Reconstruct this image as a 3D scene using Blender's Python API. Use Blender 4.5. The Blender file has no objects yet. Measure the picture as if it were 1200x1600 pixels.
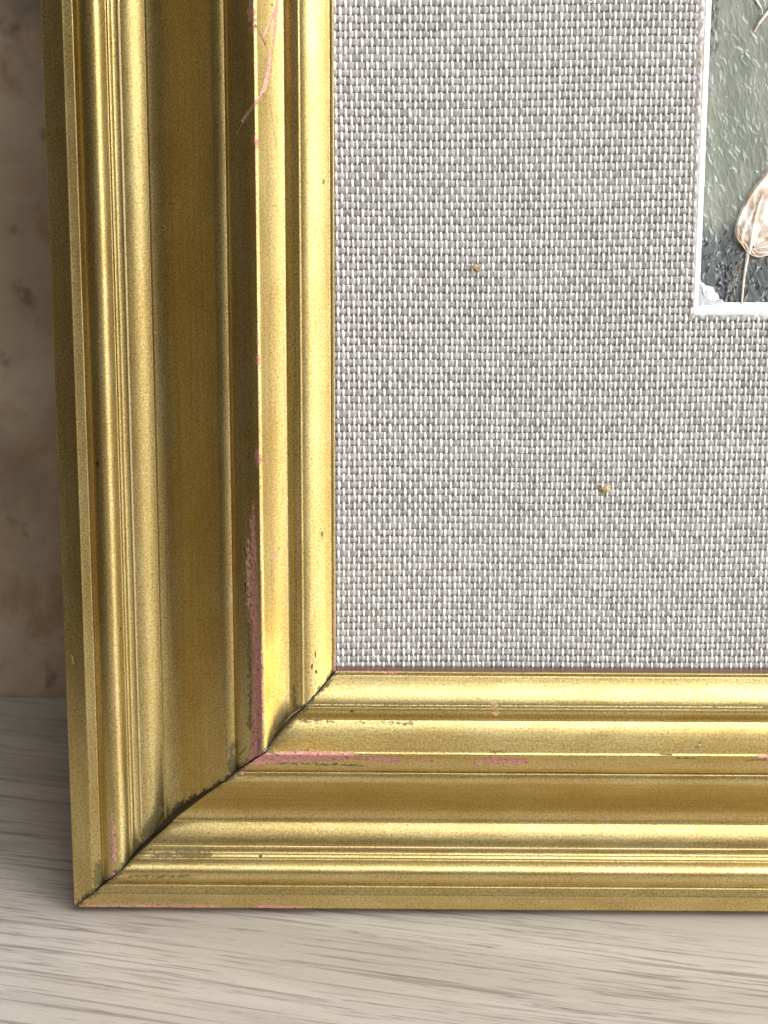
import bpy, math
import numpy as np
from mathutils import Matrix, Vector, Euler

S = bpy.context.scene
COL = S.collection
MM = 0.001
rng = np.random.default_rng(11)

# ------------------------------------------------------------------ set-up of the place
LEAN = math.radians(9.0)          # the frame leans back against the wall
W_OPEN, H_OPEN, RAIL, DEPTH = 310.0, 335.0, 50.0, 16.0     # mm
SN, CS = math.sin(LEAN), math.cos(LEAN)

def world_pt(x, y, z):
    """frame coordinates (mm: right, up, toward the viewer; origin = sight corner) -> world metres"""
    y, z = y + RAIL, z + DEPTH
    return Vector((x, y * SN - z * CS, y * CS + z * SN)) * MM

FRAME_ROT = Matrix.Rotation(math.pi / 2 - LEAN, 4, 'X')

# ------------------------------------------------------------------ camera
cam_d = bpy.data.cameras.new("camera")
cam = bpy.data.objects.new("camera", cam_d)
COL.objects.link(cam)
S.camera = cam
cam_d.sensor_fit = 'VERTICAL'
cam_d.sensor_height = 36.0
cam_d.lens = 4198.29 / 1600 * 36.0
cam_d.clip_start = 0.01
cam_d.clip_end = 50
cam.matrix_world = Matrix.Translation(world_pt(12.4951, 181.53283, 457.00504)) @ FRAME_ROT @ Euler((-0.31869, 0.00912, 0.0026), 'XYZ').to_matrix().to_4x4()
cam_d.dof.use_dof = True
cam_d.dof.focus_distance = 0.474
cam_d.dof.aperture_fstop = 36.0

# ------------------------------------------------------------------ light
world = bpy.data.worlds.new("World")
S.world = world
world.use_nodes = True
bg = world.node_tree.nodes['Background']
bg.inputs[0].default_value = (1.0, 0.78, 0.56, 1)
bg.inputs[1].default_value = 0.068

def area(name, az, el, dist, sx, sy, watts, col, target=(0.02, 0.0, 0.08)):
    l = bpy.data.lights.new(name, 'AREA')
    l.shape = 'RECTANGLE'; l.size = sx; l.size_y = sy; l.energy = watts; l.color = col
    o = bpy.data.objects.new(name, l); COL.objects.link(o)
    a, e = math.radians(az), math.radians(el)
    t = Vector(target)
    o.location = t + Vector((math.sin(a) * math.cos(e), -math.cos(a) * math.cos(e), math.sin(e))) * dist
    o.rotation_euler = (t - o.location).to_track_quat('-Z', 'Y').to_euler()
    return o
area("window_light", 66, 24, 1.5, 1.25, 1.3, 44, (1.0, 0.97, 0.93))
area("ceiling_bounce_fill", 27, 56, 1.5, 1.0, .9, 13.5, (0.97, 0.98, 1.0))  # added overhead fill lamp, standing in for light bounced off the ceiling

S.view_settings.view_transform = 'Standard'
S.view_settings.look = 'None'
S.view_settings.exposure = 0.0
S.view_settings.gamma = 1.0
S.render.engine = 'CYCLES'
S.cycles.max_bounces = 8

# ------------------------------------------------------------------ helpers
def mesh_np(name, V, Q, mat, parent=None, smooth=True, base=(0, 0, 0), T=None):
    """V: n x 3 in mm relative to the frame's origin (minus base); Q: quads; T: triangles"""
    V = (np.asarray(V, dtype=np.float32) - np.asarray(base, dtype=np.float32)) * MM
    Q = np.zeros((0, 4), np.int32) if Q is None else np.asarray(Q, np.int32).reshape(-1, 4)
    T = np.zeros((0, 3), np.int32) if T is None else np.asarray(T, np.int32).reshape(-1, 3)
    me = bpy.data.meshes.new(name)
    me.vertices.add(len(V)); me.vertices.foreach_set('co', V.ravel())
    loops = np.concatenate([Q.ravel(), T.ravel()])
    me.loops.add(len(loops)); me.loops.foreach_set('vertex_index', loops)
    n = len(Q) + len(T)
    me.polygons.add(n)
    starts = np.concatenate([np.arange(len(Q)) * 4, len(Q) * 4 + np.arange(len(T)) * 3])
    me.polygons.foreach_set('loop_start', starts.astype(np.int32))
    me.polygons.foreach_set('use_smooth', np.full(n, smooth))
    me.update(calc_edges=True)
    if mat: me.materials.append(mat)
    o = bpy.data.objects.new(name, me); COL.objects.link(o)
    if parent: o.parent = parent
    return o

def fattr(o, name, data, kind='FLOAT'):
    a = o.data.attributes.new(name, kind, 'POINT')
    key = {'FLOAT': 'value', 'FLOAT_VECTOR': 'vector', 'FLOAT_COLOR': 'color'}[kind]
    a.data.foreach_set(key, np.asarray(data, np.float32).ravel())

def grid_quads(nu, nv, off=0, flip=False):
    i, j = np.meshgrid(np.arange(nu - 1), np.arange(nv - 1), indexing='ij')
    a = i * nv + j
    q = np.stack([a, a + nv, a + nv + 1, a + 1], -1).reshape(-1, 4) + off
    return q[:, ::-1] if flip else q

def root(name, label, cat, base):
    o = bpy.data.objects.new(name, None); COL.objects.link(o)
    o.empty_display_size = 0.02
    o.matrix_world = Matrix.Translation(world_pt(*base)) @ FRAME_ROT
    o['label'] = label; o['category'] = cat
    return o

def smooth_noise(x, seed, scale):
    """1-D value noise, -1..1"""
    r = np.random.default_rng(seed).uniform(-1, 1, 4096)
    t = np.asarray(x) / scale + 1000.0
    i = np.floor(t).astype(int); f = t - i; f = f * f * (3 - 2 * f)
    return r[i % 4096] * (1 - f) + r[(i + 1) % 4096] * f

class NT:
    """small node-tree writer"""
    def __init__(s, name):
        s.m = bpy.data.materials.new(name); s.m.use_nodes = True
        s.t = s.m.node_tree; s.b = s.t.nodes['Principled BSDF']
    def n(s, typ, **k):
        nd = s.t.nodes.new(typ)
        for a, v in k.items(): setattr(nd, a, v)
        return nd
    def link(s, a, b): s.t.links.new(a, b)
    def put(s, sock, v):
        if isinstance(v, bpy.types.NodeSocket): s.link(v, sock)
        elif v is not None: sock.default_value = v
    def math(s, op, a, b=None, c=None, clamp=False):
        nd = s.n('ShaderNodeMath', operation=op, use_clamp=clamp)
        for k, v in enumerate((a, b, c)): s.put(nd.inputs[k], v)
        return nd.outputs[0]
    def attr(s, name, out='Fac'):
        return s.n('ShaderNodeAttribute', attribute_name=name).outputs[out]
    def mapping(s, vec, scale=(1, 1, 1), loc=(0, 0, 0), rot=(0, 0, 0)):
        nd = s.n('ShaderNodeMapping'); s.link(vec, nd.inputs[0])
        nd.inputs['Scale'].default_value = scale; nd.inputs['Location'].default_value = loc
        nd.inputs['Rotation'].default_value = rot
        return nd.outputs[0]
    def noise(s, vec, scale, detail=3, rough=.5, dist=0.0, out=0):
        nd = s.n('ShaderNodeTexNoise')
        if vec is not None: s.link(vec, nd.inputs['Vector'])
        nd.inputs['Scale'].default_value = scale; nd.inputs['Detail'].default_value = detail
        nd.inputs['Roughness'].default_value = rough; nd.inputs['Distortion'].default_value = dist
        return nd.outputs[out]
    def voronoi(s, vec, scale, feature='F1', rnd=1.0, out='Distance'):
        nd = s.n('ShaderNodeTexVoronoi', feature=feature)
        s.link(vec, nd.inputs['Vector']); nd.inputs['Scale'].default_value = scale
        nd.inputs['Randomness'].default_value = rnd
        return nd.outputs[out]
    def step(s, v, a, b, lo=0.0, hi=1.0):
        nd = s.n('ShaderNodeMapRange', interpolation_type='SMOOTHSTEP')
        s.put(nd.inputs['Value'], v)
        nd.inputs['From Min'].default_value = a; nd.inputs['From Max'].default_value = b
        nd.inputs['To Min'].default_value = lo; nd.inputs['To Max'].default_value = hi
        return nd.outputs[0]
    def mix(s, f, a, b, mode='MIX'):
        nd = s.n('ShaderNodeMix', data_type='RGBA', blend_type=mode)
        s.put(nd.inputs[0], f)
        for k, v in ((6, a), (7, b)):
            if isinstance(v, tuple) and len(v) == 3: v = v + (1,)
            s.put(nd.inputs[k], v)
        return nd.outputs[2]
    def mixf(s, f, a, b):
        nd = s.n('ShaderNodeMix', data_type='FLOAT')
        s.put(nd.inputs[0], f); s.put(nd.inputs[2], a); s.put(nd.inputs[3], b)
        return nd.outputs[0]
    def bump(s, h, dist, strength=1.0, normal=None):
        nd = s.n('ShaderNodeBump'); s.link(h, nd.inputs['Height'])
        nd.inputs['Distance'].default_value = dist; nd.inputs['Strength'].default_value = strength
        if normal: s.link(normal, nd.inputs['Normal'])
        return nd.outputs[0]
    def done(s, color=None, rough=None, metal=None, normal=None, spec=None):
        b = s.b.inputs
        if color is not None:
            s.put(b['Base Color'], color + (1,) if isinstance(color, tuple) and len(color) == 3 else color)
        s.put(b['Roughness'], rough); s.put(b['Metallic'], metal)
        if normal: s.link(normal, b['Normal'])
        if spec is not None: s.put(b['Specular IOR Level'], spec)
        return s.m

def srgb(r, g, b):
    f = lambda c: (c / 255 / 12.92) if c / 255 <= .04045 else ((c / 255 + .055) / 1.055) ** 2.4
    return (f(r), f(g), f(b))

# ------------------------------------------------------------------ materials
def gold_material():
    t = NT('gold_paint')
    tv = t.attr('tv', 'Vector')                      # (along the rail, across the profile, rail number) in mm
    pink, grime, black, pale, mit = (t.attr(k) for k in ('pink', 'grime', 'black', 'pale', 'mitre'))
    fine = t.noise(tv, 2.3, 4, .7)                   # bronze powder grain
    grain2 = t.noise(t.mapping(tv, (1, 1, 1), (31, 7, 3)), 3.6, 3, .7)
    lines = t.noise(t.mapping(tv, (.035, 3.2, 1)), 1.0, 4, .6)      # drawn striations along the moulding
    lines2 = t.noise(t.mapping(tv, (.012, 1.1, 1), (5, 3, 0)), 1.0, 3, .55)
    cloud = t.noise(t.mapping(tv, (.5, 1, 1)), .10, 4, .6)
    cloud2 = t.noise(t.mapping(tv, (.35, 1, 1), (9, 4, 0)), .45, 5, .7)
    col = t.mix(t.step(cloud, .35, .65), srgb(226, 206, 142), srgb(212, 186, 116))
    col = t.mix(t.step(lines2, .42, .72, 0, .5), col, srgb(200, 170, 98))
    col = t.mix(t.math('MULTIPLY', t.step(lines, .55, .68), .42), col, srgb(142, 118, 66))
    col = t.mix(t.step(fine, .46, .66, 0, .7), col, srgb(140, 114, 60))
    col = t.mix(t.step(grain2, .50, .66, 0, .75), col, srgb(250, 236, 184))
    # speckles of tarnish
    vo = t.voronoi(t.mapping(tv, (.8, 1, 1)), .75)
    spk = t.math('MULTIPLY', t.step(vo, .17, .07), t.step(cloud2, .55, .68))
    vo2 = t.voronoi(t.mapping(tv, (.6, 1, 1), (3, 8, 0)), .10)
    spk2 = t.step(vo2, .045, .03)
    col = t.mix(t.math('MAXIMUM', t.math('MULTIPLY', spk, .75), t.math('MULTIPLY', spk2, .8)), col, srgb(74, 60, 34))
    # grime in the grooves and near the mitre
    gn = t.math('ADD', grime, t.math('MULTIPLY', t.math('SUBTRACT', cloud2, .5), 1.9))
    rag = t.noise(t.mapping(tv, (.8, 1.2, 1), (2, 6, 1)), 1.6, 5, .75)
    gn = t.math('ADD', gn, t.math('MULTIPLY', t.math('SUBTRACT', rag, .5), 4.0))
    gmask = t.step(gn, .12, -.25, 0, .8)
    mn = t.math('ADD', mit, t.math('MULTIPLY', t.math('SUBTRACT', cloud2, .5), 5.0))
    mn = t.math('ADD', mn, t.math('MULTIPLY', t.math('SUBTRACT', rag, .5), 4.5))
    mmask = t.step(mn, 1.2, .3, 0, .9)
    gmask = t.math('MAXIMUM', gmask, mmask)
    col = t.mix(gmask, col, t.mix(fine, srgb(84, 80, 52), srgb(56, 52, 36)))
    # scratches to pale ground
    pn0 = t.math('ADD', pale, t.math('MULTIPLY', t.math('SUBTRACT', fine, .5), .5))
    pmask = t.step(pn0, .10, -.10)
    col = t.mix(pmask, col, srgb(206, 190, 160))
    # exposed pink ground
    edge = t.noise(tv, 1.1, 4, .7)
    kn = t.math('ADD', pink, t.math('MULTIPLY', t.math('SUBTRACT', edge, .5), 3.4))
    kn = t.math('ADD', kn, t.math('MULTIPLY', t.math('SUBTRACT', fine, .5), .55))
    kn = t.math('ADD', kn, t.math('MULTIPLY', t.step(t.noise(t.mapping(tv, (.45, 1, 1), (6, 1, 2)), .8, 4, .7), .54, .66), .4))
    sn = t.math('ADD', t.attr('scratch'), t.math('MULTIPLY', t.math('SUBTRACT', fine, .5), .45))
    kmask = t.math('MAXIMUM', t.step(kn, .07, -.07), t.step(sn, .09, -.09))
    kcol = t.mix(t.step(t.noise(tv, 1.8, 4, .65), .35, .68), srgb(190, 118, 112), srgb(226, 176, 164))
    kcol = t.mix(t.step(t.noise(t.mapping(tv, (.6, 1, 1), (3, 3, 3)), 1.3, 3, .7), .60, .67), kcol, srgb(80, 58, 44))
    col = t.mix(kmask, col, kcol)
    bn = t.math('ADD', black, t.math('MULTIPLY', t.math('SUBTRACT', fine, .5), .35))
    bmask = t.step(bn, .08, -.08)
    col = t.mix(bmask, col, srgb(34, 28, 18))
    matte = t.math('MAXIMUM', t.math('MAXIMUM', kmask, bmask), t.math('MULTIPLY', pmask, .8))
    metal = t.math('SUBTRACT', .96, t.math('MAXIMUM', matte, t.math('MULTIPLY', gmask, .75)), clamp=True)
    rough = t.mixf(matte, t.math('ADD', .29, t.math('MULTIPLY', cloud2, .14)), .62)
    rough = t.mixf(gmask, rough, .6)
    h = t.math('MULTIPLY', fine, .016)
    h = t.math('ADD', h, t.math('MULTIPLY', grain2, .010))
    h = t.math('ADD', h, t.math('MULTIPLY', lines, .008))
    h = t.math('ADD', h, t.math('MULTIPLY', cloud2, .022))
    h = t.math('ADD', h, t.math('MULTIPLY', kmask, -.15))
    h = t.math('ADD', h, t.math('MULTIPLY', pmask, -.05))
    h = t.math('ADD', h, t.math('MULTIPLY', bmask, -.08))
    nrm = t.bump(h, MM, 1.0)
    return t.done(col, rough, metal, nrm)

def lip_material():
    t = NT('lip_varnish')
    g = t.n('ShaderNodeTexCoord').outputs['Object']
    n = t.noise(g, 400, 4, .6)
    return t.done(t.mix(n, srgb(92, 66, 54), srgb(120, 94, 76)), .22, 0.0)

def raw_wood_material():
    t = NT('raw_wood')
    g = t.n('ShaderNodeTexCoord').outputs['Object']
    n = t.noise(t.mapping(g, (1, 1, .2)), 600, 4, .6)
    return t.done(t.mix(n, srgb(34, 27, 20), srgb(62, 50, 36)), .8, 0.0)

def thread_material(name, c1, c2, rough):
    t = NT(name)
    g = t.n('ShaderNodeTexCoord').outputs['Object']
    tone = t.attr('tone')
    lo = t.noise(g, 60, 3, .6)                         # slow uneven dyeing of the yarn
    mid = t.noise(g, 900, 3, .6)
    hi = t.noise(g, 4200, 3, .6)
    f = t.math('ADD', t.math('MULTIPLY', tone, .38), t.math('MULTIPLY', t.step(mid, .36, .64), .32))
    f = t.math('ADD', f, t.math('MULTIPLY', t.step(hi, .40, .60), .36))
    f = t.math('ADD', f, t.math('MULTIPLY', t.step(lo, .4, .65), -.02), clamp=True)
    tw = t.n('ShaderNodeTexWave', wave_type='BANDS', bands_direction='DIAGONAL')
    t.link(g, tw.inputs['Vector']); tw.inputs['Scale'].default_value = 1500
    tw.inputs['Distortion'].default_value = 3.0; tw.inputs['Detail'].default_value = 2
    h = t.math('ADD', t.math('MULTIPLY', hi, .6), t.math('MULTIPLY', tw.outputs['Fac'], .4))
    m = t.done(t.mix(f, c1, c2), rough, 0.0, t.bump(h, .00013, .9), .25)
    t.b.inputs['Sheen Weight'].default_value = .25
    return m

def table_material():
    t = NT('wood_grain_laminate')
    g = t.n('ShaderNodeTexCoord').outputs['Object']
    g = t.mapping(g, (1, 1, 1), (0, 0, 0), (0, 0, math.radians(11)))
    wob = t.noise(t.mapping(g, (2.5, 9, 1)), 1.0, 2, .5, out=1)
    wv = t.n('ShaderNodeVectorMath', operation='SCALE'); t.link(wob, wv.inputs[0]); wv.inputs[3].default_value = .03
    ad = t.n('ShaderNodeVectorMath', operation='ADD'); t.link(g, ad.inputs[0]); t.link(wv.outputs[0], ad.inputs[1])
    g2 = ad.outputs[0]
    broad = t.noise(t.mapping(g2, (6, 60, 1)), 1.0, 4, .55)
    streak = t.noise(t.mapping(g2, (12, 330, 1), (3, 1, 0)), 1.0, 5, .68)
    pores = t.noise(t.mapping(g2, (90, 1300, 1), (1, 5, 0)), 1.0, 4, .7)
    la = t.noise(t.mapping(g2, (15, 760, 1), (7, 2, 0)), 1.0, 4, .5)
    lb = t.noise(t.mapping(g2, (45, 1500, 1), (2, 9, 0)), 1.0, 3, .6)
    gate = t.noise(t.mapping(g2, (10, 40, 1), (4, 4, 0)), 1.0, 2, .5)
    col = t.mix(t.step(broad, .35, .65), srgb(192, 187, 180), srgb(177, 171, 163))
    col = t.mix(t.step(streak, .50, .66, 0, .22), col, srgb(140, 134, 128))
    rr = t.math('MULTIPLY', t.step(la, .595, .63), .50)
    col = t.mix(rr, col, srgb(116, 108, 101))
    col = t.mix(t.math('MULTIPLY', t.math('MULTIPLY', t.step(lb, .54, .60), t.step(gate, .36, .55)), .6), col, srgb(122, 114, 107))
    pm = t.math('MULTIPLY', t.step(pores, .56, .66), t.step(streak, .47, .58))
    col = t.mix(t.math('MULTIPLY', pm, .5), col, srgb(100, 94, 90))
    hi = t.noise(t.mapping(g, (1, 1.6, 1)), 1500, 2, .6)
    col = t.mix(t.step(hi, .5, .7, 0, .22), col, srgb(150, 142, 134))
    h = t.math('ADD', t.math('MULTIPLY', streak, .4), t.math('ADD', t.math('MULTIPLY', pm, -.4), t.math('MULTIPLY', rr, -.8)))
    return t.done(col, .42, 0.0, t.bump(h, .00015, .8))

def wall_material():
    t = NT('mottled_stone_wall')
    g = t.n('ShaderNodeTexCoord').outputs['Object']
    a = t.noise(g, 14, 5, .6, .6); b = t.noise(g, 38, 5, .65, .4); c = t.noise(g, 90, 4, .6)
    col = t.mix(t.step(a, .35, .62), srgb(190, 164, 132), srgb(228, 210, 182))
    col = t.mix(t.step(b, .48, .68, 0, .75), col, srgb(176, 120, 80))
    col = t.mix(t.step(t.noise(t.mapping(g, (1, 1, 1), (4, 4, 4)), 17, 4, .6, .8), .55, .68, 0, .7), col, srgb(156, 148, 138))
    col = t.mix(t.step(c, .58, .70, 0, .6), col, srgb(110, 78, 58))
    return t.done(col, .55, 0.0, t.bump(b, .002, .5))

def plain_material(name, c1, c2, scale, rough=.7, bumpd=0.0001):
    t = NT(name)
    g = t.n('ShaderNodeTexCoord').outputs['Object']
    n = t.noise(g, scale, 4, .6)
    return t.done(t.mix(t.step(n, .35, .65), c1, c2), rough, 0.0, t.bump(n, bumpd, .8))

M_GOLD = gold_material()
M_LIP = lip_material()
M_RAW = raw_wood_material()
M_WARP = thread_material('linen_warp', srgb(234, 233, 230), srgb(255, 255, 253), .55)
M_WEFT = thread_material('linen_weft', srgb(116, 114, 110), srgb(210, 209, 206), .75)
M_TABLE = table_material()
M_WALL = wall_material()
M_BOARD = plain_material('linen_backing', srgb(150, 144, 136), srgb(176, 170, 162), 900)
M_WHITE = plain_material('white_card', srgb(200, 204, 210), srgb(222, 225, 229), 1400, .8, .00004)
M_HEM = plain_material('linen_hem', srgb(150, 144, 140), srgb(202, 196, 192), 1600, .8, .00012)
M_SLUB = plain_material('straw_fleck', srgb(176, 148, 96), srgb(218, 200, 160), 1500, .8, .0001)
M_CREAM = plain_material('cream_impasto', srgb(206, 186, 168), srgb(250, 246, 240), 420, .35, .00015)
M_TAUPE = plain_material('taupe_impasto', srgb(160, 138, 112), srgb(196, 176, 150), 900, .5, .0001)

def picture_material():
    t = NT('painted_canvas')
    g = t.n('ShaderNodeTexCoord').outputs['Object']
    c = t.attr('paint', 'Color')
    n = t.noise(g, 1800, 3, .6)
    col = t.mix(t.step(n, .4, .65, 0, .15), c, srgb(120, 124, 118))
    return t.done(col, .30, 0.0, t.bump(n, .00006, .6))
M_PICT = picture_material()

# ------------------------------------------------------------------ setting: table top and wall
def box_obj(name, lo, hi, mat):
    x0, y0, z0 = lo; x1, y1, z1 = hi
    V = [(x0, y0, z0), (x1, y0, z0), (x1, y1, z0), (x0, y1, z0), (x0, y0, z1), (x1, y0, z1), (x1, y1, z1), (x0, y1, z1)]
    Q = [(0, 3, 2, 1), (4, 5, 6, 7), (0, 1, 5, 4), (1, 2, 6, 5), (2, 3, 7, 6), (3, 0, 4, 7)]
    return mesh_np(name, V, Q, mat, smooth=False)
WALL_Y = 68.3
o = box_obj('table_surface', (-140, -420, -24), (900, WALL_Y - .6, 0), M_TABLE); o['kind'] = 'structure'
o = box_obj('wall', (-210, WALL_Y, -60), (1100, WALL_Y + 40, 900), M_WALL); o['kind'] = 'structure'
# ---PROFILE
def profile():
    """face of the moulding: s = mm outward from the sight edge, z = mm toward the viewer"""
    P = []
    def seg(f, a, b, n):
        for k in range(n):
            q = k / n
            s = a + (b - a) * q
            P.append((s, f(s, q)))
    seg(lambda s, q: -0.35 + 0.35 * (1 - (1 - q) ** 2) ** .5, 0.0, 0.22, 4)
    seg(lambda s, q: 0.0 + 0.06 * q, 0.22, 0.55, 2)
    seg(lambda s, q: 0.06 - 0.10 * np.sin(np.pi * q), 0.55, 0.85, 4)
    seg(lambda s, q: 0.06 + 3.26 * (1 - (1 - q) ** 1.7), 0.85, 5.65, 26)
    seg(lambda s, q: 3.32 + 0.14 * np.sin(np.pi * q * .75), 5.65, 6.2, 5)
    seg(lambda s, q: 3.35 - .1 * q - .55 * q * q, 6.2, 8.0, 9)
    seg(lambda s, q: 2.70 - 0.05 * q, 8.0, 8.35, 5)
    seg(lambda s, q: 2.65 + 5.12 * (0.45 * q + 0.55 * q ** 1.7), 8.35, 12.6, 30)
    seg(lambda s, q: 7.77 + 0.24 * np.sin(np.pi * min(q * .62, 1)), 12.6, 13.25, 7)
    seg(lambda s, q: 7.93 - 3.98 * (q + .05 * np.sin(2 * np.pi * q)), 13.25, 18.0, 26)
    seg(lambda s, q: 3.95 - 0.50 * np.sin(np.pi * q), 18.0, 18.35, 5)
    seg(lambda s, q: 3.95 + 0.26 * np.sin(np.pi * q) - .30 * q * q, 18.35, 20.45, 14)
    seg(lambda s, q: 3.65 - 8.55 * (1.36 * q - .36 * q ** 5), 20.45, 32.3, 48)
    seg(lambda s, q: -4.90 - 0.12 * np.sin(np.pi * q), 32.3, 32.65, 4)
    seg(lambda s, q: -4.90 + 1.75 * (1 - (1 - q) ** 1.7), 32.65, 36.55, 22)
    seg(lambda s, q: -3.15 + 0.14 * np.sin(np.pi * q), 36.55, 36.95, 5)
    seg(lambda s, q: -3.15 + 0.30 * q * q, 36.95, 37.95, 6)
    seg(lambda s, q: -2.85 + 0.65 * q ** .6, 37.95, 38.55, 5)
    seg(lambda s, q: -2.20 - 0.12 * np.sin(np.pi * q), 38.55, 38.9, 3)
    seg(lambda s, q: -2.20 + 1.80 * (1 - (1 - q) ** 2.2), 38.9, 41.2, 18)
    seg(lambda s, q: -0.40 - 2.30 * q ** 2.1, 41.2, 43.95, 18)
    seg(lambda s, q: -2.70 - 0.18 * np.sin(np.pi * q) + .55 * q, 43.95, 44.4, 4)
    seg(lambda s, q: -2.15 + 0.22 * q, 44.4, 46.0, 8)
    seg(lambda s, q: -1.93 + .05 * np.sin(np.pi * q), 46.0, 46.3, 3)
    seg(lambda s, q: -1.96 - 1.92 * q - .15 * np.sin(np.pi * q), 46.3, 49.75, 16)
    seg(lambda s, q: -3.88 - 0.30 * (1 - (1 - q * q) ** .5), 49.75, 50.0, 4)
    P.append((50.0, -4.2))
    return np.array(P)
# ---END

# ------------------------------------------------------------------ the gilt frame
PROF = profile()
_d = np.hypot(np.diff(PROF[:, 0]), np.diff(PROF[:, 1]))
PV = np.concatenate([[0], np.cumsum(_d)])              # arc length across the face

def s2v(s): return np.interp(s, PROF[:, 0], PV)

def seg_sdf(T, V, pts, big=4.0):
    """distance (mm) to a chain of (t, s, half width); negative inside"""
    out = np.full(T.shape, big)
    P = [(p[0], float(s2v(p[1])), p[2]) for p in pts]
    if len(P) == 1: P = P * 2
    for a, b in zip(P[:-1], P[1:]):
        dx, dy = b[0] - a[0], b[1] - a[1]
        L2 = dx * dx + dy * dy + 1e-9
        q = np.clip(((T - a[0]) * dx + (V - a[1]) * dy) / L2, 0, 1)
        d = np.hypot(T - a[0] - q * dx, V - a[1] - q * dy) - (a[2] + q * (b[2] - a[2]))
        out = np.minimum(out, d)
    return out

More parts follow.
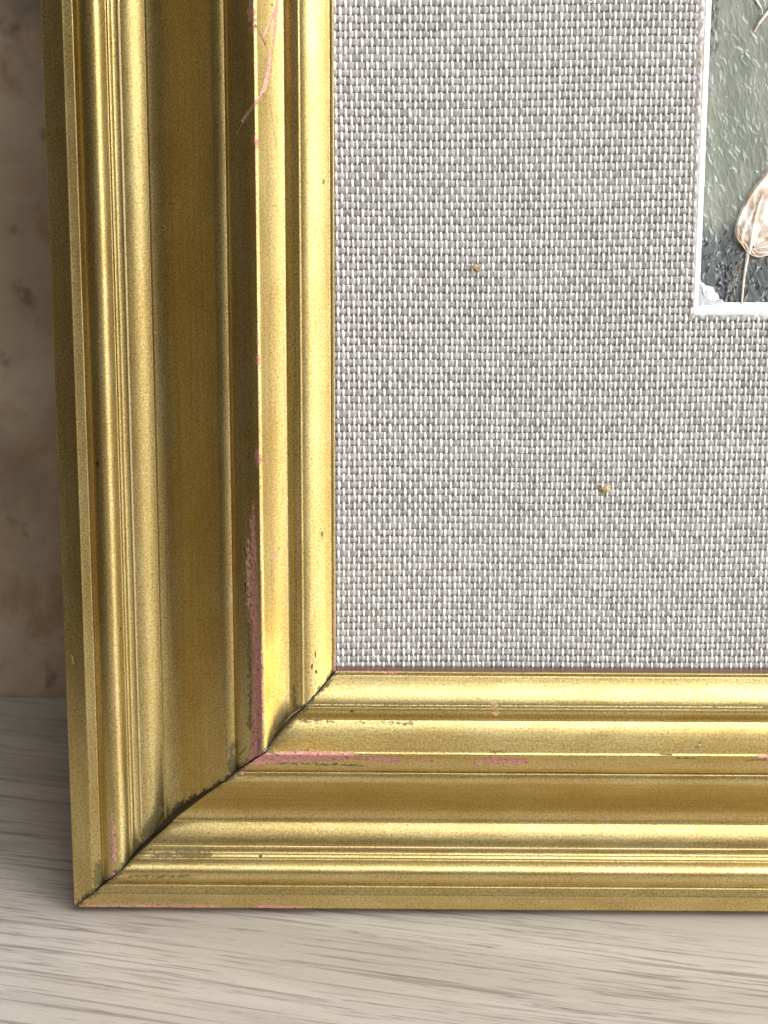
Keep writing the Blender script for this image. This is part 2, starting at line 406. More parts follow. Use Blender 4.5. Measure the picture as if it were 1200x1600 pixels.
MARKS = {   # per rail: chains of (mm along, mm from the sight edge, half width)
 'L': {
  'pink': [
   [(34.68, 14.33, 0.05), (30.25, 14.43, 0.5), (22.5, 14.33, 0.6), (15.85, 14.33, 1.0), (10.3, 14.13, 1.0), (4.74, 13.85, 1.1), (-1.92, 13.85, 1.3), (-8.56, 13.95, 1.3), (-12.95, 14.33, 1.5), (-15.58, 15.42, 0.8), (-17.61, 17.49, 0.4)],
   [(26.93, 15.32, 0.25), (21.41, 15.32, 0.35), (14.78, 15.32, 0.3)],
   [(61.32, 13.09, 0.42), (60.43, 13.14, 0.35)],
   [(44.62, 13.24, 0.3), (43.49, 13.39, 0.62), (42.16, 13.34, 0.5)],
   [(65.29, 13.34, 0.12), (64.18, 13.34, 0.1)],
   [(25.09, 10.01, 0.1), (24.37, 10.47, 0.3), (23.51, 10.75, 0.42)],
   [(123.07, 9.31, 0.27), (119.94, 9.5, 0.28), (117.28, 9.79, 0.24), (114.65, 10.13, 0.24), (112.08, 10.64, 0.34), (109.45, 10.98, 0.55), (107.56, 11.49, 0.5), (106.42, 12.17, 0.22), (105.56, 12.85, 0.26), (103.41, 14.43, 0.24), (101.72, 15.61, 0.14)],
   [(120.75, 9.62, 0.18), (118.23, 10.58, 0.3), (116.19, 11.49, 0.25)],
   [(124.09, 13.64, 0.45), (120.53, 13.64, 0.75), (118.55, 13.34, 0.5), (116.95, 13.44, 0.2)],
   [(99.54, 13.34, 0.32), (98.35, 13.04, 0.38)],
   [(-28.01, 41.72, 0.15), (-33.34, 41.85, 0.33), (-37.59, 41.94, 0.42), (-41.43, 42.03, 0.4)],
   [(-42.04, 42.31, 0.35), (-43.19, 43.58, 0.3)],
   [(-44.79, 49.82, 0.15), (-48.97, 49.82, 0.25)],
   [(13.08, 0.11, 0.05), (-0.03, 0.11, 0.1)],
  ],
  'grime': [
   [(-13.07, 18.7, 0.7), (-18.22, 18.9, 0.8)],
   [(-40.04, 44.7, 0.6), (-43.94, 44.9, 0.9)],
   [(-2.39, 7.46, 0.55), (-7.33, 7.67, 0.7)],
   [(-30.05, 33.44, 0.9), (-33.71, 35.86, 1.2)],
   [(11.47, 15.51, 0.5), (0.42, 15.22, 0.4), (-8.4, 15.51, 0.4)],
   [(29.13, 15.81, 0.1), (25.82, 15.91, 0.2), (13.7, 16.21, 0.2)],
   [(-4.84, 4.94, 0.35), (-3.2, 4.3, 0.2)],
   [(114.31, 14.63, 0.2), (113.88, 14.23, 0.2)],
  ],
  'black': [
   [(101.96, 15.51, 0.2), (99.57, 16.5, 0.14)],
   [(118.58, 12.95, 0.12), (116.68, 12.05, 0.12), (114.76, 11.26, 0.16)],
   [(81.45, 29.97, 0.26), (81.11, 30.25, 0.2)],
   [(121.41, 10.24, 0.2), (121.14, 10.13, 0.16)],
   [(89.08, 2.1, 0.16)],
   [(1.07, 3.55, 0.2), (0.74, 3.44, 0.18)],
   [(2.51, 4.19, 0.16), (1.86, 4.25, 0.18)],
   [(5.03, 3.65, 0.09), (3.82, 3.6, 0.12)],
   [(-13.01, 13.93, 0.12), (-9.72, 13.74, 0.1)],
   [(29.8, 15.51, 0.16)],
   [(25.71, 16.01, 0.2), (24.17, 15.61, 0.1)],
   [(-12.74, 16.21, 0.06), (-14.96, 17.59, 0.1)],
   [(103.9, 10.58, 0.05), (100.44, 10.13, 0.06), (97.01, 9.67, 0.05)],
   [(66.98, 13.24, 0.1), (66.53, 13.24, 0.1)],
   [(19.21, 15.91, 0.2), (17.0, 16.01, 0.12)],
  ],
  'pale': [
   [(123.7, 13.04, 0.05), (66.99, 13.04, 0.05), (22.5, 13.04, 0.05)],
   [(120.18, 36.75, 0.12), (65.19, 36.75, 0.11), (1.73, 36.75, 0.11), (-34.24, 36.75, 0.08)],
   [(1.72, 48.77, 0.06), (-0.09, 48.41, 0.1)],
  ],
 },
 'B': {
  'pink': [
   [(-14.15, 15.61, 1.22), (-12.11, 14.23, 1.83), (-8.49, 14.03, 1.95), (-2.73, 13.74, 1.71), (2.84, 13.64, 1.34)],
   [(4.56, 13.83, 0.73), (7.34, 14.03, 1.16), (11.09, 14.43, 0.98)],
   [(-15.83, 17.19, 0.43), (-17.34, 18.39, 0.24)],
   [(25.7, 15.32, 0.51), (26.0, 15.91, 0.24)],
   [(28.31, 14.43, 1.34), (31.41, 14.43, 1.16), (34.28, 14.63, 0.98)],
   [(28.93, 5.27, 0.37), (29.13, 7.05, 0.22)],
   [(77.13, 13.24, 0.61), (79.91, 13.34, 0.73)],
   [(14.83, 14.63, 0.12), (18.03, 14.72, 0.24)],
   [(-48.53, 49.78, 0.39), (-43.99, 49.82, 0.51), (-37.94, 49.74, 0.46), (-33.29, 49.78, 0.61)],
   [(-31.27, 49.78, 0.55), (-22.79, 49.82, 0.51)],
   [(-14.71, 49.65, 0.59), (-8.64, 49.78, 0.49), (-5.61, 49.82, 0.27)],
   [(-1.05, 0.05, 0.15), (12.65, 0.05, 0.12)],
  ],
  'grime': [
   [(-34.4, 38.21, 0.55), (-24.17, 38.11, 0.7)],
   [(-38.75, 41.67, 0.2), (-27.46, 41.76, 0.35)],
   [(65.79, 11.71, 0.25), (67.34, 10.92, 0.2)],
   [(61.94, 13.34, 0.4), (65.33, 13.54, 0.35)],
   [(4.19, 8.88, 0.12), (13.73, 8.88, 0.2)],
   [(28.27, 12.51, 0.3), (30.94, 12.39, 0.35)],
   [(74.87, 14.03, 0.3), (80.32, 13.74, 0.3)],
   [(-6.4, 8.54, 0.3), (-0.05, 8.77, 0.1)],
   [(-10.75, 15.51, 0.2), (5.24, 16.31, 0.2)],
   [(-4.31, 5.05, 0.3), (-6.96, 6.74, 0.4)],
  ],
  'black': [
   [(-14.28, 38.32, 0.3)],
   [(-15.74, 21.47, 0.1), (-13.23, 21.29, 0.12)],
   [(66.06, 11.49, 0.07), (66.61, 11.03, 0.12)],
   [(55.98, 14.72, 0.1), (56.51, 14.82, 0.08)],
   [(58.91, 12.62, 0.06), (61.07, 12.73, 0.1)],
   [(1.57, 19.62, 0.12)],
   [(28.5, 4.73, 0.12), (28.61, 5.59, 0.08)],
  ],
  'pale': [
   [(-2.87, 13.14, 0.12), (-2.5, 14.13, 0.12)],
   [(25.6, 15.22, 0.15)],
   [(-25.18, 36.8, 0.04), (10.56, 36.8, 0.07), (75.01, 36.8, 0.1)],
   [(-32.95, 5.27, 0.02), (77.54, 5.27, 0.04)],
   [(-10.48, 21.47, 0.1)],
  ],
 },
}

def grid_t(lo_s, hi_len, vis, fine_step, coarse):
    return None

def is_scratch(ch): return ch[0][0] > 100 and len(ch) >= 3 and ch[0][1] < 12

def make_rail(side, origin, along, outward, length, vis_hi, parent, base, step):
    """moulding mitred at both ends; sight edge from t = 0 to t = length"""
    origin, along, outward = (np.array(v, float) for v in (origin, along, outward))
    s_, z_ = PROF[:, 0], PROF[:, 1]
    # closed section: lip face, gilt face, outer side, back, rabbet
    sec = [(0, -2.8), (0, -1.4)] + list(map(tuple, PROF)) + [(50, -10), (50, -DEPTH), (4, -DEPTH), (4, -2.8)]
    sec = np.array(sec); ns = len(sec)
    ss, zz = sec[:, 0], sec[:, 1]
    n0 = int(62 / step); t0 = 12.0                     # sheared block that follows the mitre
    seed = 5 if side == 'L' else 17
    dense = side in MARKS
    if dense:
        gap = .045 + .07 * np.abs(smooth_noise(ss, seed, .8)) + .05 * np.clip(smooth_noise(ss, seed + 1, 3.1), 0, 1)
        if side == 'L': gap = gap + .42 * np.exp(-((ss - 10.2) / 2.3) ** 2) + .25 * np.exp(-((ss - 2.5) / 2) ** 2)
        chip = .22 * np.clip(smooth_noise(ss, seed + 2, .45) - .2, 0, 1)
    else:
        gap = np.full(ns, .1); chip = 0
    rows = []
    q = np.linspace(0, 1, n0 if dense else 8) ** 1.15
    for k in q: rows.append((-ss + gap + chip * (k == 0)) * (1 - k) + t0 * k)
    if dense:
        for t in np.arange(t0 + step, vis_hi, step): rows.append(np.full(ns, t))
        rows.append(np.full(ns, vis_hi + 25))
    for k in np.linspace(0, 1, 6): rows.append((length - t0) * (1 - k) + (length + ss - .1) * k)
    T = np.array(rows); nt = len(T)
    zoff = 0
    wob = np.zeros((nt, ns))
    if dense:                                          # hand-made unevenness of the moulding
        wob += .035 * smooth_noise(T, seed + 7, 23) + .02 * smooth_noise(T + ss * 3, seed + 8, 7)
    Z = zz[None, :] + wob * (zz > -8)[None, :]
    X = origin + T[..., None] * along + ss[None, :, None] * outward
    X = X + Z[..., None] * np.array([0, 0, 1.0])
    # face orientation: (along x outward) . z
    flip = np.cross(along, outward)[2] > 0
    V = X.reshape(-1, 3)
    j = np.arange(ns); jn = (j + 1) % ns
    i = np.arange(nt - 1)[:, None]
    Q = np.stack([i * ns + j, i * ns + jn, (i + 1) * ns + jn, (i + 1) * ns + j], -1).reshape(-1, 4)
    if not flip: Q = Q[:, ::-1]
    o = mesh_np('frame_rail', V, Q, M_GOLD, parent, True, base)
    me = o.data
    # caps of raw wood
    me.materials.append(M_LIP); me.materials.append(M_RAW)
    mi = np.zeros((nt - 1, ns), np.int32)
    mi[:, 0:2] = 1
    mi[:, len(PROF) + 2:] = 2; mi[:, ns - 1] = 2
    me.polygons.foreach_set('material_index', mi.ravel())
    sh = np.ones((nt - 1, ns), bool); sh[:, 0:2] = False; sh[:, len(PROF) + 1:] = False
    me.polygons.foreach_set('use_smooth', sh.ravel())
    import bmesh
    vpos = np.concatenate([[PV[0] - 3, PV[0] - 1.5], PV, [PV[-1] + 5, PV[-1] + 11, PV[-1] + 50, PV[-1] + 70]])
    VV = np.broadcast_to(vpos, T.shape)
    num = {'L': 0, 'B': 40, 'T': 80, 'R': 120}[side]
    fattr(o, 'tv', np.stack([T, VV, np.full(T.shape, num)], -1).reshape(-1, 3), 'FLOAT_VECTOR')
    fattr(o, 'mitre', (T + ss[None, :]).ravel() if dense else np.full(T.size, 20.))
    for key in ('pink', 'grime', 'black', 'pale'):
        D = np.full(T.shape, 4.0)
        if dense:
            for ch in MARKS[side][key]:
                if (key == 'pink') and is_scratch(ch): continue
                D = np.minimum(D, seg_sdf(T, VV, ch))
        fattr(o, key, D.ravel())
    D = np.full(T.shape, 4.0)
    if dense:
        for ch in MARKS[side]['pink']:
            if is_scratch(ch): D = np.minimum(D, seg_sdf(T, VV, ch))
    fattr(o, 'scratch', D.ravel())
    # end caps
    capo = []
    for r, nm in ((0, 0), (nt - 1, 1)):
        ring = V[r * ns:(r + 1) * ns]
        bm = bmesh.new()
        vs = [bm.verts.new(Vector((ring[k] - np.array(base)) * MM)) for k in range(ns)]
        f = bm.faces.new(vs)
        bmesh.ops.triangulate(bm, faces=[f])
        cm = bpy.data.meshes.new('mitre_face'); bm.to_mesh(cm); bm.free()
        cm.materials.append(M_RAW)
        c = bpy.data.objects.new('mitre_face', cm); COL.objects.link(c); c.parent = o
    me.update()
    return o

FB = (W_OPEN / 2, -RAIL, -DEPTH)
frame = root('picture_frame', 'gilt wooden picture frame with stepped moulding and chipped pink undercoat', 'picture frame', FB)
rail_l = make_rail('L', (0, 0, 0), (0, 1, 0), (-1, 0, 0), H_OPEN, 138, frame, FB, .42)
rail_l['label'] = 'upright gold rail with a long curved pink scratch'
rail_b = make_rail('B', (0, 0, 0), (1, 0, 0), (0, -1, 0), W_OPEN, 96, frame, FB, .42)
rail_b['label'] = 'level gold rail standing on the table'
make_rail('T', (0, H_OPEN, 0), (1, 0, 0), (0, 1, 0), W_OPEN, 0, frame, FB, 1)
make_rail('R', (W_OPEN, 0, 0), (0, 1, 0), (1, 0, 0), H_OPEN, 0, frame, FB, 1)

# grey filler squeezed out of the open mitre beside the tall bead
def filler():
    pts = []
    prof_z = lambda s: float(np.interp(s, PROF[:, 0], PROF[:, 1]))
    S_ = np.linspace(6.1, 12.8, 40)
    V, nv = [], 7
    for k, s in enumerate(S_):
        w = .36 * math.sin(math.pi * (k + .6) / 40.5) ** .6 * (1 + .25 * float(smooth_noise(s, 3, .5)))
        cx, cy = -s - .12, -s + .22
        for a in range(nv):
            ph = math.pi * a / (nv - 1)
            d = -math.cos(ph) * w
            V.append((cx + d * -.707, cy + d * .707, prof_z(s) - .25 + (.40 + .1) * math.sin(ph) + .05 * float(smooth_noise(s * 3 + a, 8, .7))))
    return mesh_np('mitre_filler', V, grid_quads(40, nv), M_FILL, frame, True, FB)
M_FILL = plain_material('grey_filler', srgb(138, 132, 120), srgb(198, 192, 178), 1500, .6, .0001)
filler()

# ------------------------------------------------------------------ linen covered mount
MZ = -3.30                                             # mean plane of the weave
MB = (W_OPEN / 2, 0, MZ)
mount = root('linen_mount', 'coarse grey linen mount with a white cut edge, set inside the gilt frame', 'picture mount', MB)
# window of the mount: outer edge of the bevel (at the linen) and inner edge (at the painting)
WO = (62.95, 65.95, 247.0, 269.0)                       # x0, y0, x1, y1
WI = (64.2, 68.37, 245.5, 266.6)
ZT, ZP = MZ - .18, -5.05
def ring_board():
    ex, ey = -3.6, -3.6
    X1, Y1 = W_OPEN + 3.6, H_OPEN + 3.6
    outer = [(ex, ey), (X1, ey), (X1, Y1), (ex, Y1)]
    inner = [(WO[0], WO[1]), (WO[2], WO[1]), (WO[2], WO[3]), (WO[0], WO[3])]
    V = [(x, y, ZT) for x, y in outer] + [(x, y, ZT) for x, y in inner] + [(x, y, ZP - .1) for x, y in outer]
    Q = [(k, (k + 1) % 4, 4 + (k + 1) % 4, 4 + k) for k in range(4)] + [(8 + k, 8 + (k + 1) % 4, (k + 1) % 4, k) for k in range(4)]
    return mesh_np('mount_board', V, Q, M_BOARD, mount, False, MB)
ring_board()

def tube_batch(P, Wd, Hd, nside, tone):
    """P: list of (n,3) centre lines running mostly along x or y; Wd/Hd: per-point half widths across / in depth"""
    Vs, Qs, Ts = [], [], []
    off = 0
    ang = np.arange(nside) * 2 * np.pi / nside
    for pts, w, h, tn in zip(P, Wd, Hd, tone):
        n = len(pts)
        d = np.gradient(pts, axis=0)
        side = np.stack([-d[:, 1], d[:, 0], np.zeros(n)], -1)
        side /= np.linalg.norm(side, axis=1)[:, None] + 1e-9
        nrm = np.cross(d, side); nrm /= np.linalg.norm(nrm, axis=1)[:, None] + 1e-9
        ring = pts[:, None] + np.cos(ang)[None, :, None] * side[:, None] * w[:, None, None] + np.sin(ang)[None, :, None] * nrm[:, None] * h[:, None, None]
        Vs.append(ring.reshape(-1, 3))
        i = np.arange(n - 1)[:, None]; j = np.arange(nside); jn = (j + 1) % nside
        Q = np.stack([i * nside + j, i * nside + jn, (i + 1) * nside + jn, (i + 1) * nside + j], -1).reshape(-1, 4) + off
        Qs.append(Q); Ts.append(np.repeat(tn, nside) if np.ndim(tn) else np.full(n * nside, tn))
        off += n * nside
    return np.concatenate(Vs), np.concatenate(Qs), np.concatenate(Ts)

PX, PY = .915, 1.335                                   # thread pitch across (warp) and up (weft)
XA, XB, YA, YB = -2.6, 90.0, -2.6, 136.0
def wander(kind, k, u):
    return .09 * smooth_noise(u, 1000 + kind * 5000 + k, 6.0) + .045 * smooth_noise(u, 9000 + kind * 5000 + k, 1.6)
def bow_x(x, y): return .25 * np.sin(y / 41.0 + .5) + .12 * np.sin(x / 17.0 + y / 29.0)
def bow_y(x, y): return .50 * np.sin(x / 47.0) + .16 * np.sin(x / 13.0 + y / 31.0)
def row_heights():
    y, out, k = YA, [], 0
    while y < YB:
        out.append(y)
        y += (1.262 + .09 * min(1, max(0, y / 60))) * (1 + .045 * float(smooth_noise(k, 600, 1.0)))
        k += 1
    return np.array(out)
ROWS = row_heights()
def weave():
    nx, ny = int((XB - XA) / PX), len(ROWS)
    def phase(u): return np.interp(u, ROWS, np.arange(len(ROWS)))
    P, Wd, Hd, Tn = [], [], [], []
    for j in range(nx):                                # warp: thin, white, up and down
        x0 = XA + j * PX
        lo, hi = YA, YB
        if x0 > WO[0] - .35: hi = WO[1] - .25
        u = np.arange(lo, hi, PY / 5)
        ph = np.pi * phase(u) + np.pi * j
        c = np.cos(ph)
        x = x0 + wander(0, j, u); 
        y = u.copy()
        z = MZ + .27 * np.sign(c) * np.abs(c) ** .8
        wj = .19 * (1 + .18 * smooth_noise(j * 1.0, 77, 1.0))
        w = wj * (1 + .22 * smooth_noise(u, 20000 + j, 1.1) + .07 * smooth_noise(u, 21000 + j, 7))
        w = w * (1 + .18 * c)
        P.append(np.stack([x + bow_x(x, y), y + bow_y(x, y), z], -1)); Wd.append(w); Hd.append(w * .85)
        Tn.append(.7 + .3 * smooth_noise(u, 30000 + j, 2.0))
    for s_ in P:                                       # keep out of the window and under the lip
        pass
    warp = tube_batch(P, Wd, Hd, 6, Tn)
    P, Wd, Hd, Tn = [], [], [], []
    for i in range(ny):                                # weft: thick, grey, slubby
        y0 = ROWS[i]
        hi = XB if y0 < WO[1] - .45 else WO[0] - .35
        u = np.arange(XA, hi, PX / 4)
        c = np.cos(np.pi * (u - XA) / PX + np.pi * i)
        y = y0 + wander(1, i, u)
        z = MZ - .11 * c
        wi = .59 * (1 + .10 * smooth_noise(i * 1.0, 78, 1.0))
        slub = 1 + .16 * smooth_noise(u, 40000 + i, 1.3) + .08 * np.clip(smooth_noise(u, 41000 + i, 8), -1, 1)
        w = np.clip(wi * slub * (1 - .13 * c), .34, .68)
        x = u
        P.append(np.stack([x + bow_x(x, y), y + bow_y(x, y), z], -1)); Wd.append(w); Hd.append(.25 + 0 * w)
        Tn.append(.5 + .34 * smooth_noise(u, 50000 + i, 1.0) + .10 * smooth_noise(i * 1.0, 79, 1.0) + .05 * smooth_noise(u, 51000 + i, 15))
    weft = tube_batch(P, Wd, Hd, 8, Tn)
    for nm, (V, Q, Tt), m in (('warp_threads', warp, M_WARP), ('weft_threads', weft, M_WEFT)):
        o = mesh_np(nm, V, Q, m, mount, True, MB)
        fattr(o, 'tone', np.clip(Tt, 0, 1)); o['kind'] = 'stuff'
weave()

# beyond the woven patch the same cloth as a flatter sheet (outside the picture)
def far_cloth():
    t = NT('linen_sheet')
    g = t.n('ShaderNodeTexCoord').outputs['Object']
    sp = t.n('ShaderNodeSeparateXYZ'); t.link(g, sp.inputs[0])
    a = t.math('SINE', t.math('MULTIPLY', sp.outputs[0], math.pi / (PX * MM)))
    b = t.math('SINE', t.math('MULTIPLY', sp.outputs[1], math.pi / (PY * MM)))
    p = t.math('MULTIPLY', a, b)
    col = t.mix(t.step(p, -.3, .6), srgb(150, 144, 138), srgb(226, 224, 220))
    mat = t.done(col, .75, 0.0, t.bump(p, .0002, 1))
    z = MZ - .05
    def rect(x0, y0, x1, y1): return [(x0, y0, z), (x1, y0, z), (x1, y1, z), (x0, y1, z)]
    R_ = [rect(XB, -3, W_OPEN + 3, WO[1]), rect(-3, YB, WO[0], H_OPEN + 3), rect(WO[2], WO[1], W_OPEN + 3, H_OPEN + 3), rect(WO[0], WO[3], WO[2], H_OPEN + 3)]
    V = [v for r in R_ for v in r]
    mesh_np('linen_sheet', V, [(4 * k, 4 * k + 1, 4 * k + 2, 4 * k + 3) for k in range(4)], mat, mount, False, MB)
far_cloth()

def bevel():
    """white cut edge of the card, slightly uneven"""
    V, Q = [], []
    def strip(a0, a1, b0, b1, n, seed):
        off = len(V)
        a0, a1, b0, b1 = map(np.array, (a0, a1, b0, b1))
        for k in range(n + 1):
            q = k / n
            p = a0 + (a1 - a0) * q; r = b0 + (b1 - b0) * q
            d = (r - p); d = d / np.linalg.norm(d[:2])
            for m, f in enumerate((0, .06, .5, 1)):
                e = p + (r - p) * f
                e = e + d * np.array([1, 1, 0]) * (.05 * smooth_noise(q * n, seed + m, 6) + .025 * smooth_noise(q * n, seed + 9 + m, 1))
                if f == 0: e[2] = ZT - .1
                if m == 1: e[2] = ZT + .12
                V.append(tuple(e))
        for k in range(n):
            for m in range(3):
                a = off + k * 4 + m
                Q.append((a, a + 4, a + 5, a + 1))
    x0, y0, x1, y1 = WO; u0, v0, u1, v1 = WI
    strip((x0, y1, ZT), (x0, y0, ZT), (u0, v1, ZP), (u0, v0, ZP), 300, 300)
    strip((x0, y0, ZT), (x1, y0, ZT), (u0, v0, ZP), (u1, v0, ZP), 250, 330)
    strip((x1, y0, ZT), (x1, y1, ZT), (u1, v0, ZP), (u1, v1, ZP), 60, 360)
    strip((x1, y1, ZT), (x0, y1, ZT), (u1, v1, ZP), (u0, v1, ZP), 60, 390)
    return mesh_np('white_bevel', V, Q, M_WHITE, mount, True, MB)
bevel()

def hem():
    """folded edge of the linen along the window, widening upward"""
    n = 220; V = []
    for k in range(n + 1):
        y = WO[1] + .4 + (136 - WO[1]) * k / n
        wl = .35 + 1.35 * max(0, (y - 67) / 54) ** .8
        xr = WO[0] + .02 + .05 * float(smooth_noise(y, 61, .8))
        xl = WO[0] - wl + .12 * float(smooth_noise(y, 62, .5))
        for m, f in enumerate((0, .2, .6, .9, 1)):
            V.append((xl + (xr - xl) * f, y, MZ + (.02, .26, .30, .2, -.15)[m] + .03 * float(smooth_noise(y * 3 + m * 5, 63, .4))))
    mesh_np('linen_hem', V, grid_quads(n + 1, 5, flip=True), M_HEM, mount, True, MB)
    n = 160; V = []
    for k in range(n + 1):
        x = WO[0] - .2 + (93 - WO[0]) * k / n
        for m, f in enumerate((0, .3, .7, 1)):
            V.append((x, WO[1] - .42 + .55 * f + .05 * float(smooth_noise(x + m, 65, .4)), MZ + (.0, .22, .2, -.15)[m]))
    mesh_np('linen_hem', V, grid_quads(n + 1, 4), M_HEM, mount, True, MB)
hem()

def fibre_tuft(name, cx, cy, n, length, mat, thick, seed, z0=MZ + .35, flat=.5, lab=None):
    r = np.random.default_rng(seed)
    P, Wd, Hd, Tn = [], [], [], []
    for k in range(n):
        a = r.uniform(0, 2 * np.pi); L = length * r.uniform(.4, 1)
        q = np.linspace(-.5, .5, 7)
        cv = r.uniform(-.5, .5)
        ox, oy = r.normal(0, length * .16, 2)
        x = cx + ox + np.cos(a) * q * L - np.sin(a) * cv * q * q * L * 2
        y = cy + oy + np.sin(a) * q * L + np.cos(a) * cv * q * q * L * 2
        z = z0 + r.uniform(0, .25) + .25 * (1 - (2 * q) ** 2) * flat
        P.append(np.stack([x, y, z], -1)); w = thick * (1 - .7 * np.abs(2 * q)) * r.uniform(.7, 1.3)
        Wd.append(w); Hd.append(w); Tn.append(.5)
    V, Q, T_ = tube_batch(P, Wd, Hd, 5, Tn)
    o = mesh_np(name, V, Q, mat, mount, True, MB)
    if lab: o['label'] = lab
    return o
fibre_tuft('straw_fleck', 24.8, 74.9, 9, 1.6, M_SLUB, .13, 1, lab='straw coloured fleck high on the linen')
fibre_tuft('straw_fleck', 48.6, 34.35, 13, 2.1, M_SLUB, .16, 2, lab='larger straw coloured fleck lower on the linen')
fibre_tuft('frayed_thread', 43.2, 120.9, 4, 2.6, M_WARP, .07, 3)
fibre_tuft('frayed_thread', 62.6, 111.1, 5, 2.2, M_SLUB, .06, 4)
fibre_tuft('frayed_thread', 62.7, 68.8, 9, 1.4, M_HEM, .08, 5, z0=MZ + .2)
fibre_tuft('frayed_thread', 62.4, 66.6, 8, 1.3, M_HEM, .08, 6, z0=MZ + .2)

def pm(V):
    V = np.array(V, float); V[:, 0] = 1.05 * V[:, 0] - .25; V[:, 1] = 1.082 * V[:, 1] - .35; V[:, 2] += .4
    return V

def torn_corner():
    """rough white flake of card left over the corner of the painting"""
    out = [(61.0, 67.2), (61.6, 66.9), (62.3, 66.3), (62.9, 66.3), (63.6, 65.9), (64.0, 65.2), (64.4, 64.9), (64.6, 64.2), (65.3, 63.8), (65.6, 63.3), (63, 62.8), (61.0, 62.6)]
    pts = []
    for a, b in zip(out, out[1:] + out[:1]):
        for k in range(6):
            q = k / 6; pts.append((a[0] + (b[0] - a[0]) * q, a[1] + (b[1] - a[1]) * q))
    pts = np.array(pts); r = np.random.default_rng(3)
    pts += r.normal(0, .07, pts.shape)
    c = np.array([62.2, 64.0]); V = []
    n = len(pts)
    for f, z in ((1.0, -5.5), (.97, -5.28), (.7, -5.1), (.4, -4.95)):
        for p in pts:
            e = c + (p - c) * f; V.append((e[0], e[1], z + r.normal(0, .05)))
    V.append((c[0], c[1], -4.85))
    Q = [(a * n + k, a * n + (k + 1) % n, (a + 1) * n + (k + 1) % n, (a + 1) * n + k) for a in range(3) for k in range(n)]
    T_ = [(3 * n + k, 3 * n + (k + 1) % n, 4 * n) for k in range(n)]
    return mesh_np('torn_card', pm(V), np.array(Q)[:, ::-1], M_WHITE, mount, True, MB, np.array(T_)[:, ::-1])
torn_corner()

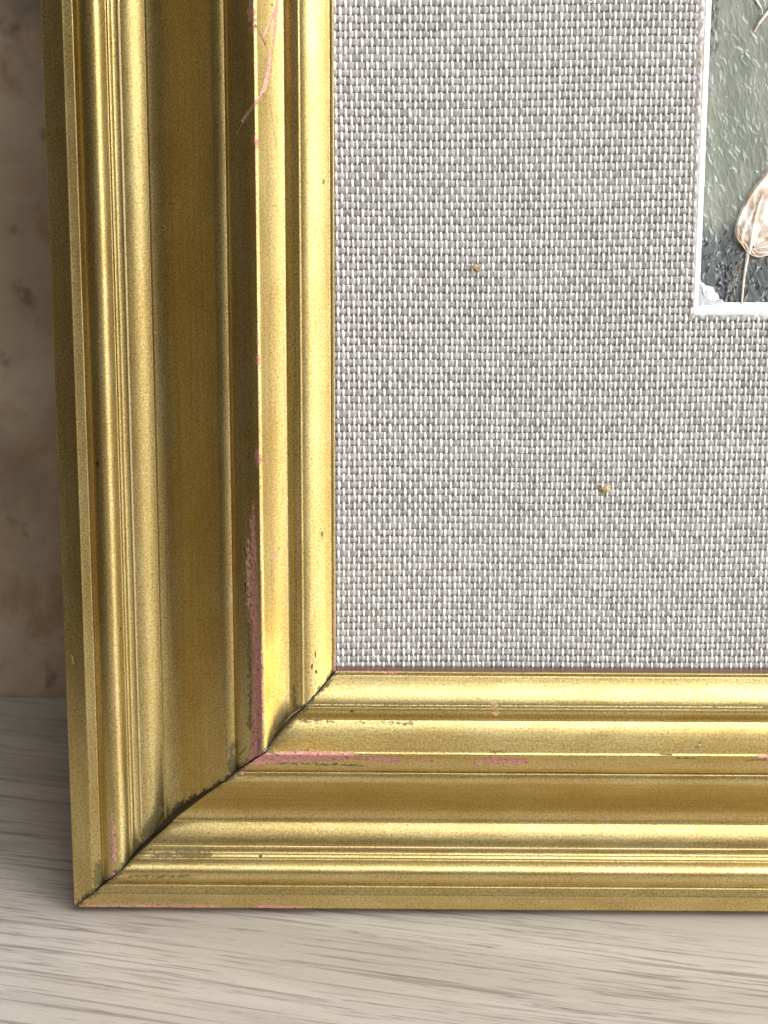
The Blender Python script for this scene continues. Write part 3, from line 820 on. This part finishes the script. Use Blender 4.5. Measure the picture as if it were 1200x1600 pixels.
# ------------------------------------------------------------------ the painting behind the window
PB = (W_OPEN / 2, 62.0, -5.3)
pict = root('painting', 'small impasto painting in grey green with a cream shell shaped bloom behind the window', 'painting', PB)
def painting():
    xs = np.concatenate([np.arange(59.5, 76, .11), np.arange(76, 242, 1.5)])
    ys = np.concatenate([[60.5], np.arange(61.5, 116, .11), np.arange(116, 283, 1.5)])
    X, Y = np.meshgrid(xs, ys, indexing='ij')
    C = np.zeros(X.shape + (3,)); H = np.zeros(X.shape)
    def n2(x, y, sc, seed):
        r = np.random.default_rng(seed).uniform(0, 1, (512, 512))
        u, v = x / sc + 50, y / sc + 50
        i, j = np.floor(u).astype(int), np.floor(v).astype(int)
        f, g = u - i, v - j; f = f * f * (3 - 2 * f); g = g * g * (3 - 2 * g)
        i %= 511; j %= 511
        return (r[i, j] * (1 - f) + r[i + 1, j] * f) * (1 - g) + (r[i, j + 1] * (1 - f) + r[i + 1, j + 1] * f) * g
    top = np.array(srgb(158, 162, 150)); top2 = np.array(srgb(132, 140, 132)); low = np.array(srgb(74, 80, 88)); low2 = np.array(srgb(122, 128, 130))
    a = n2(X, Y, 3, 1)[..., None] * .5 + n2(X, Y, .8, 2)[..., None] * .5
    d = (X * .3 + Y * .95)
    st = n2(X * .9 + Y * .28, Y * .14 - X * .1, .28, 4)[..., None]
    C = top * (1 - a) + top2 * a
    lowm = np.clip((75.5 + 2.5 * n2(X, Y, 1.2, 5) - Y) / 3.0, 0, 1)[..., None]
    lc = low * (1 - st) + low2 * st
    C = C * (1 - lowm) + lc * lowm
    H += .04 * n2(X * .9 + Y * .28, Y * .2, .25, 6) + .03 * n2(X, Y, .5, 7)
    bk = n2(X * .9 + Y * .3, Y * .25, 1.3, 21)[..., None]
    C = C * (.78 + .4 * bk)
    # warm grey bands in the lower part
    m = (np.clip(1 - np.abs(X - 67 - (Y - 66) * .25) / 1.0, 0, 1) * np.clip((72 - Y) / 3, 0, 1) * .8)[..., None]
    C = C * (1 - m) + np.array(srgb(158, 156, 148)) * m
    r = np.random.default_rng(9)
    def stroke(x, y, ang, L, w, col, h, al):
        nonlocal C, H
        i0, i1 = np.searchsorted(xs, (x - L, x + L)); j0, j1 = np.searchsorted(ys, (y - L, y + L))
        if i1 <= i0 or j1 <= j0: return
        sx, sy = X[i0:i1, j0:j1] - x, Y[i0:i1, j0:j1] - y
        ca, sa = math.cos(ang), math.sin(ang)
        u, v = sx * ca + sy * sa, -sx * sa + sy * ca
        v = v + .10 * np.sin(u * 3 + x)
        e = 1 - (np.abs(u) / (L * .5)) ** 2.5 - (v / w) ** 2
        e = np.clip((e + .45 * (n2(sx + x, sy + y, .22, 12) - .5)) * 2.0, 0, 1)
        m = (e * al)[..., None]
        C[i0:i1, j0:j1] = C[i0:i1, j0:j1] * (1 - m) + np.array(col) * m
        H[i0:i1, j0:j1] += h * e
    for k in range(700):                                # long thin drags of paint
        x, y = r.uniform(60, 76), r.uniform(62, 116)
        g = r.uniform(110, 190)
        if y < 76: g *= .7
        stroke(x, y, math.radians(r.normal(98, 10)), r.uniform(1.5, 5), r.uniform(.05, .16), srgb(g, g + 4, g - 4), .025, .5)
    for k in range(300):                               # pale impasto dabs
        x, y = r.uniform(60.5, 76), r.uniform(73, 116)
        stroke(x, y, math.radians(r.normal(118, 14)), r.uniform(.25, 2.2), r.uniform(.06, .24), srgb(*(np.array([206, 216, 212]) + r.uniform(-35, 12))), .07, r.uniform(.3, .85))
    for k in range(260):                               # broken blue-grey and black at the foot
        x, y = r.uniform(60.5, 76), r.uniform(62.5, 76)
        if r.random() < .5: c = srgb(30, 34, 42)
        else: c = srgb(168, 176, 176)
        stroke(x, y, math.radians(r.normal(65, 25)), r.uniform(.4, 1.5), r.uniform(.07, .2), c, .10, .8)
    for k in range(60):
        x = r.uniform(64, 67.5); y = r.uniform(63.3, 70)
        stroke(x, y, math.radians(r.uniform(20, 90)), r.uniform(.4, .9), r.uniform(.1, .22), srgb(26, 28, 34), .1, .9)
    for k in range(40):                                # dark mark against the left edge at the top
        stroke(r.uniform(61.3, 62.8), r.uniform(104, 113), math.radians(95), r.uniform(.5, 1.8), .12, srgb(70, 74, 74), .02, .7)
    Z = -5.72 + np.clip(H, 0, .45)
    V = np.stack([X, Y, Z], -1).reshape(-1, 3)
    o = mesh_np('painted_board', pm(V), grid_quads(len(xs), len(ys)), M_PICT, pict, True, PB)
    fattr(o, 'paint', np.concatenate([C, np.ones(C.shape[:2] + (1,))], -1).reshape(-1, 4), 'FLOAT_COLOR')
painting()

def bloom():
    """cream bloom in thick paint: a ribbed fan with a raised rim, and its stalk"""
    left = [(68.97, 71.9), (68.28, 72.7), (67.15, 74.1), (66.78, 75.2), (67.02, 76.9), (67.67, 79.0), (68.75, 81.1), (69.94, 83.0), (71.14, 84.6), (72.6, 86.2), (74.6, 87.4), (77, 87.8), (79.5, 86.9), (81.2, 84.6), (81.8, 81.5), (81.0, 78), (79.2, 75), (76.8, 73), (74.4, 71.6), (72.6, 71.3), (71.2, 71.0), (70.0, 71.2)]
    L = np.array(left); n = 240
    # resample closed outline
    P = np.vstack([L, L[:1]]); d = np.concatenate([[0], np.cumsum(np.hypot(*np.diff(P, axis=0).T))])
    q = np.linspace(0, d[-1], n, endpoint=False)
    O = np.stack([np.interp(q, d, P[:, 0]), np.interp(q, d, P[:, 1])], -1)
    for _ in range(3): O = (np.roll(O, 1, 0) + O * 2 + np.roll(O, -1, 0)) / 4
    O = O + .08 * np.stack([smooth_noise(q, 5, .8), smooth_noise(q, 6, .8)], -1)
    c = np.array([69.9, 72.6])
    rings = np.linspace(1.0, 0.02, 26); V = []
    ang = np.unwrap(np.arctan2(O[:, 1] - c[1], O[:, 0] - c[0]))
    for f in rings:
        e = c + (O - c) * f
        rib = .20 * np.sin(ang * 8 + 2.2 * np.sin(f * 5) + 1.5 * smooth_noise(q, 55, 3.0)) * np.clip(f * 1.5, 0, 1) + .03 * np.sin(ang * 31 + f * 9 + 3 * smooth_noise(q, 56, 2.0))
        rimz = .42 * np.exp(-((f - .93) / .05) ** 2) + .35 * np.exp(-((f - .62) / .10) ** 2)
        z = -5.62 + np.where(f > .985, -.05, .30 + rimz + rib * (.9 if f < .9 else .35)) + .22 * smooth_noise(q + f * 20, 8, 1.9)
        V.append(np.column_stack([e, np.broadcast_to(z, (n,))]))
    V = np.concatenate(V)
    m = len(rings)
    Q = np.array([(a * n + k, a * n + (k + 1) % n, (a + 1) * n + (k + 1) % n, (a + 1) * n + k) for a in range(m - 1) for k in range(n)])
    o = mesh_np('painted_bloom', pm(V), Q, M_CREAM, pict, True, PB)
    # fix orientation toward viewer
    if o.data.polygons[n * 5].normal.z < 0: o.data.flip_normals()
    def cord(name, pts, w, mat, z=-5.35):
        pts = np.array(pts, float); d = np.concatenate([[0], np.cumsum(np.hypot(*np.diff(pts, axis=0).T))])
        u = np.linspace(0, d[-1], 40)
        p = np.stack([np.interp(u, d, pts[:, 0]), np.interp(u, d, pts[:, 1]), z + .05 * smooth_noise(u, 4, .7)], -1)
        for _ in range(4): p[1:-1] = (p[:-2] + p[2:] + 2 * p[1:-1]) / 4
        ww = np.interp(u / d[-1], np.linspace(0, 1, len(w)), w)
        Vv, Qq, _t = tube_batch([p], [ww], [ww * .8], 8, [.5])
        mesh_np(name, pm(Vv), Qq, mat, pict, True, PB)
    cord('painted_stalk', [(69.3, 72.6), (69.17, 72.0), (68.94, 70.1), (68.63, 67.4), (68.45, 63.0)], (.42, .24, .2, .17), M_CREAM)
    cord('painted_vein', [(69.4, 72.3), (69.66, 75.4), (70.32, 79.6), (71.5, 82)], (.3, .24, .2, .1), M_CREAM, -4.95)
    cord('painted_vein', [(68.9, 72.0), (67.5, 74.0), (67.05, 75.3), (67.3, 77), (68.0, 79.0), (69.1, 81.2), (70.3, 83.0), (71.5, 84.6)], (.14, .18, .14, .12, .12), M_TAUPE, -5.1)
    cord('painted_stalk', [(68.5, 107.3), (69.16, 108.6), (69.94, 109.7), (71.3, 111.2), (73, 113)], (.12, .26, .3, .34), M_CREAM)
    cord('painted_stalk', [(68.4, 112.6), (69.5, 111.0), (69.75, 110.0)], (.12, .15, .06), M_CREAM)
bloom()
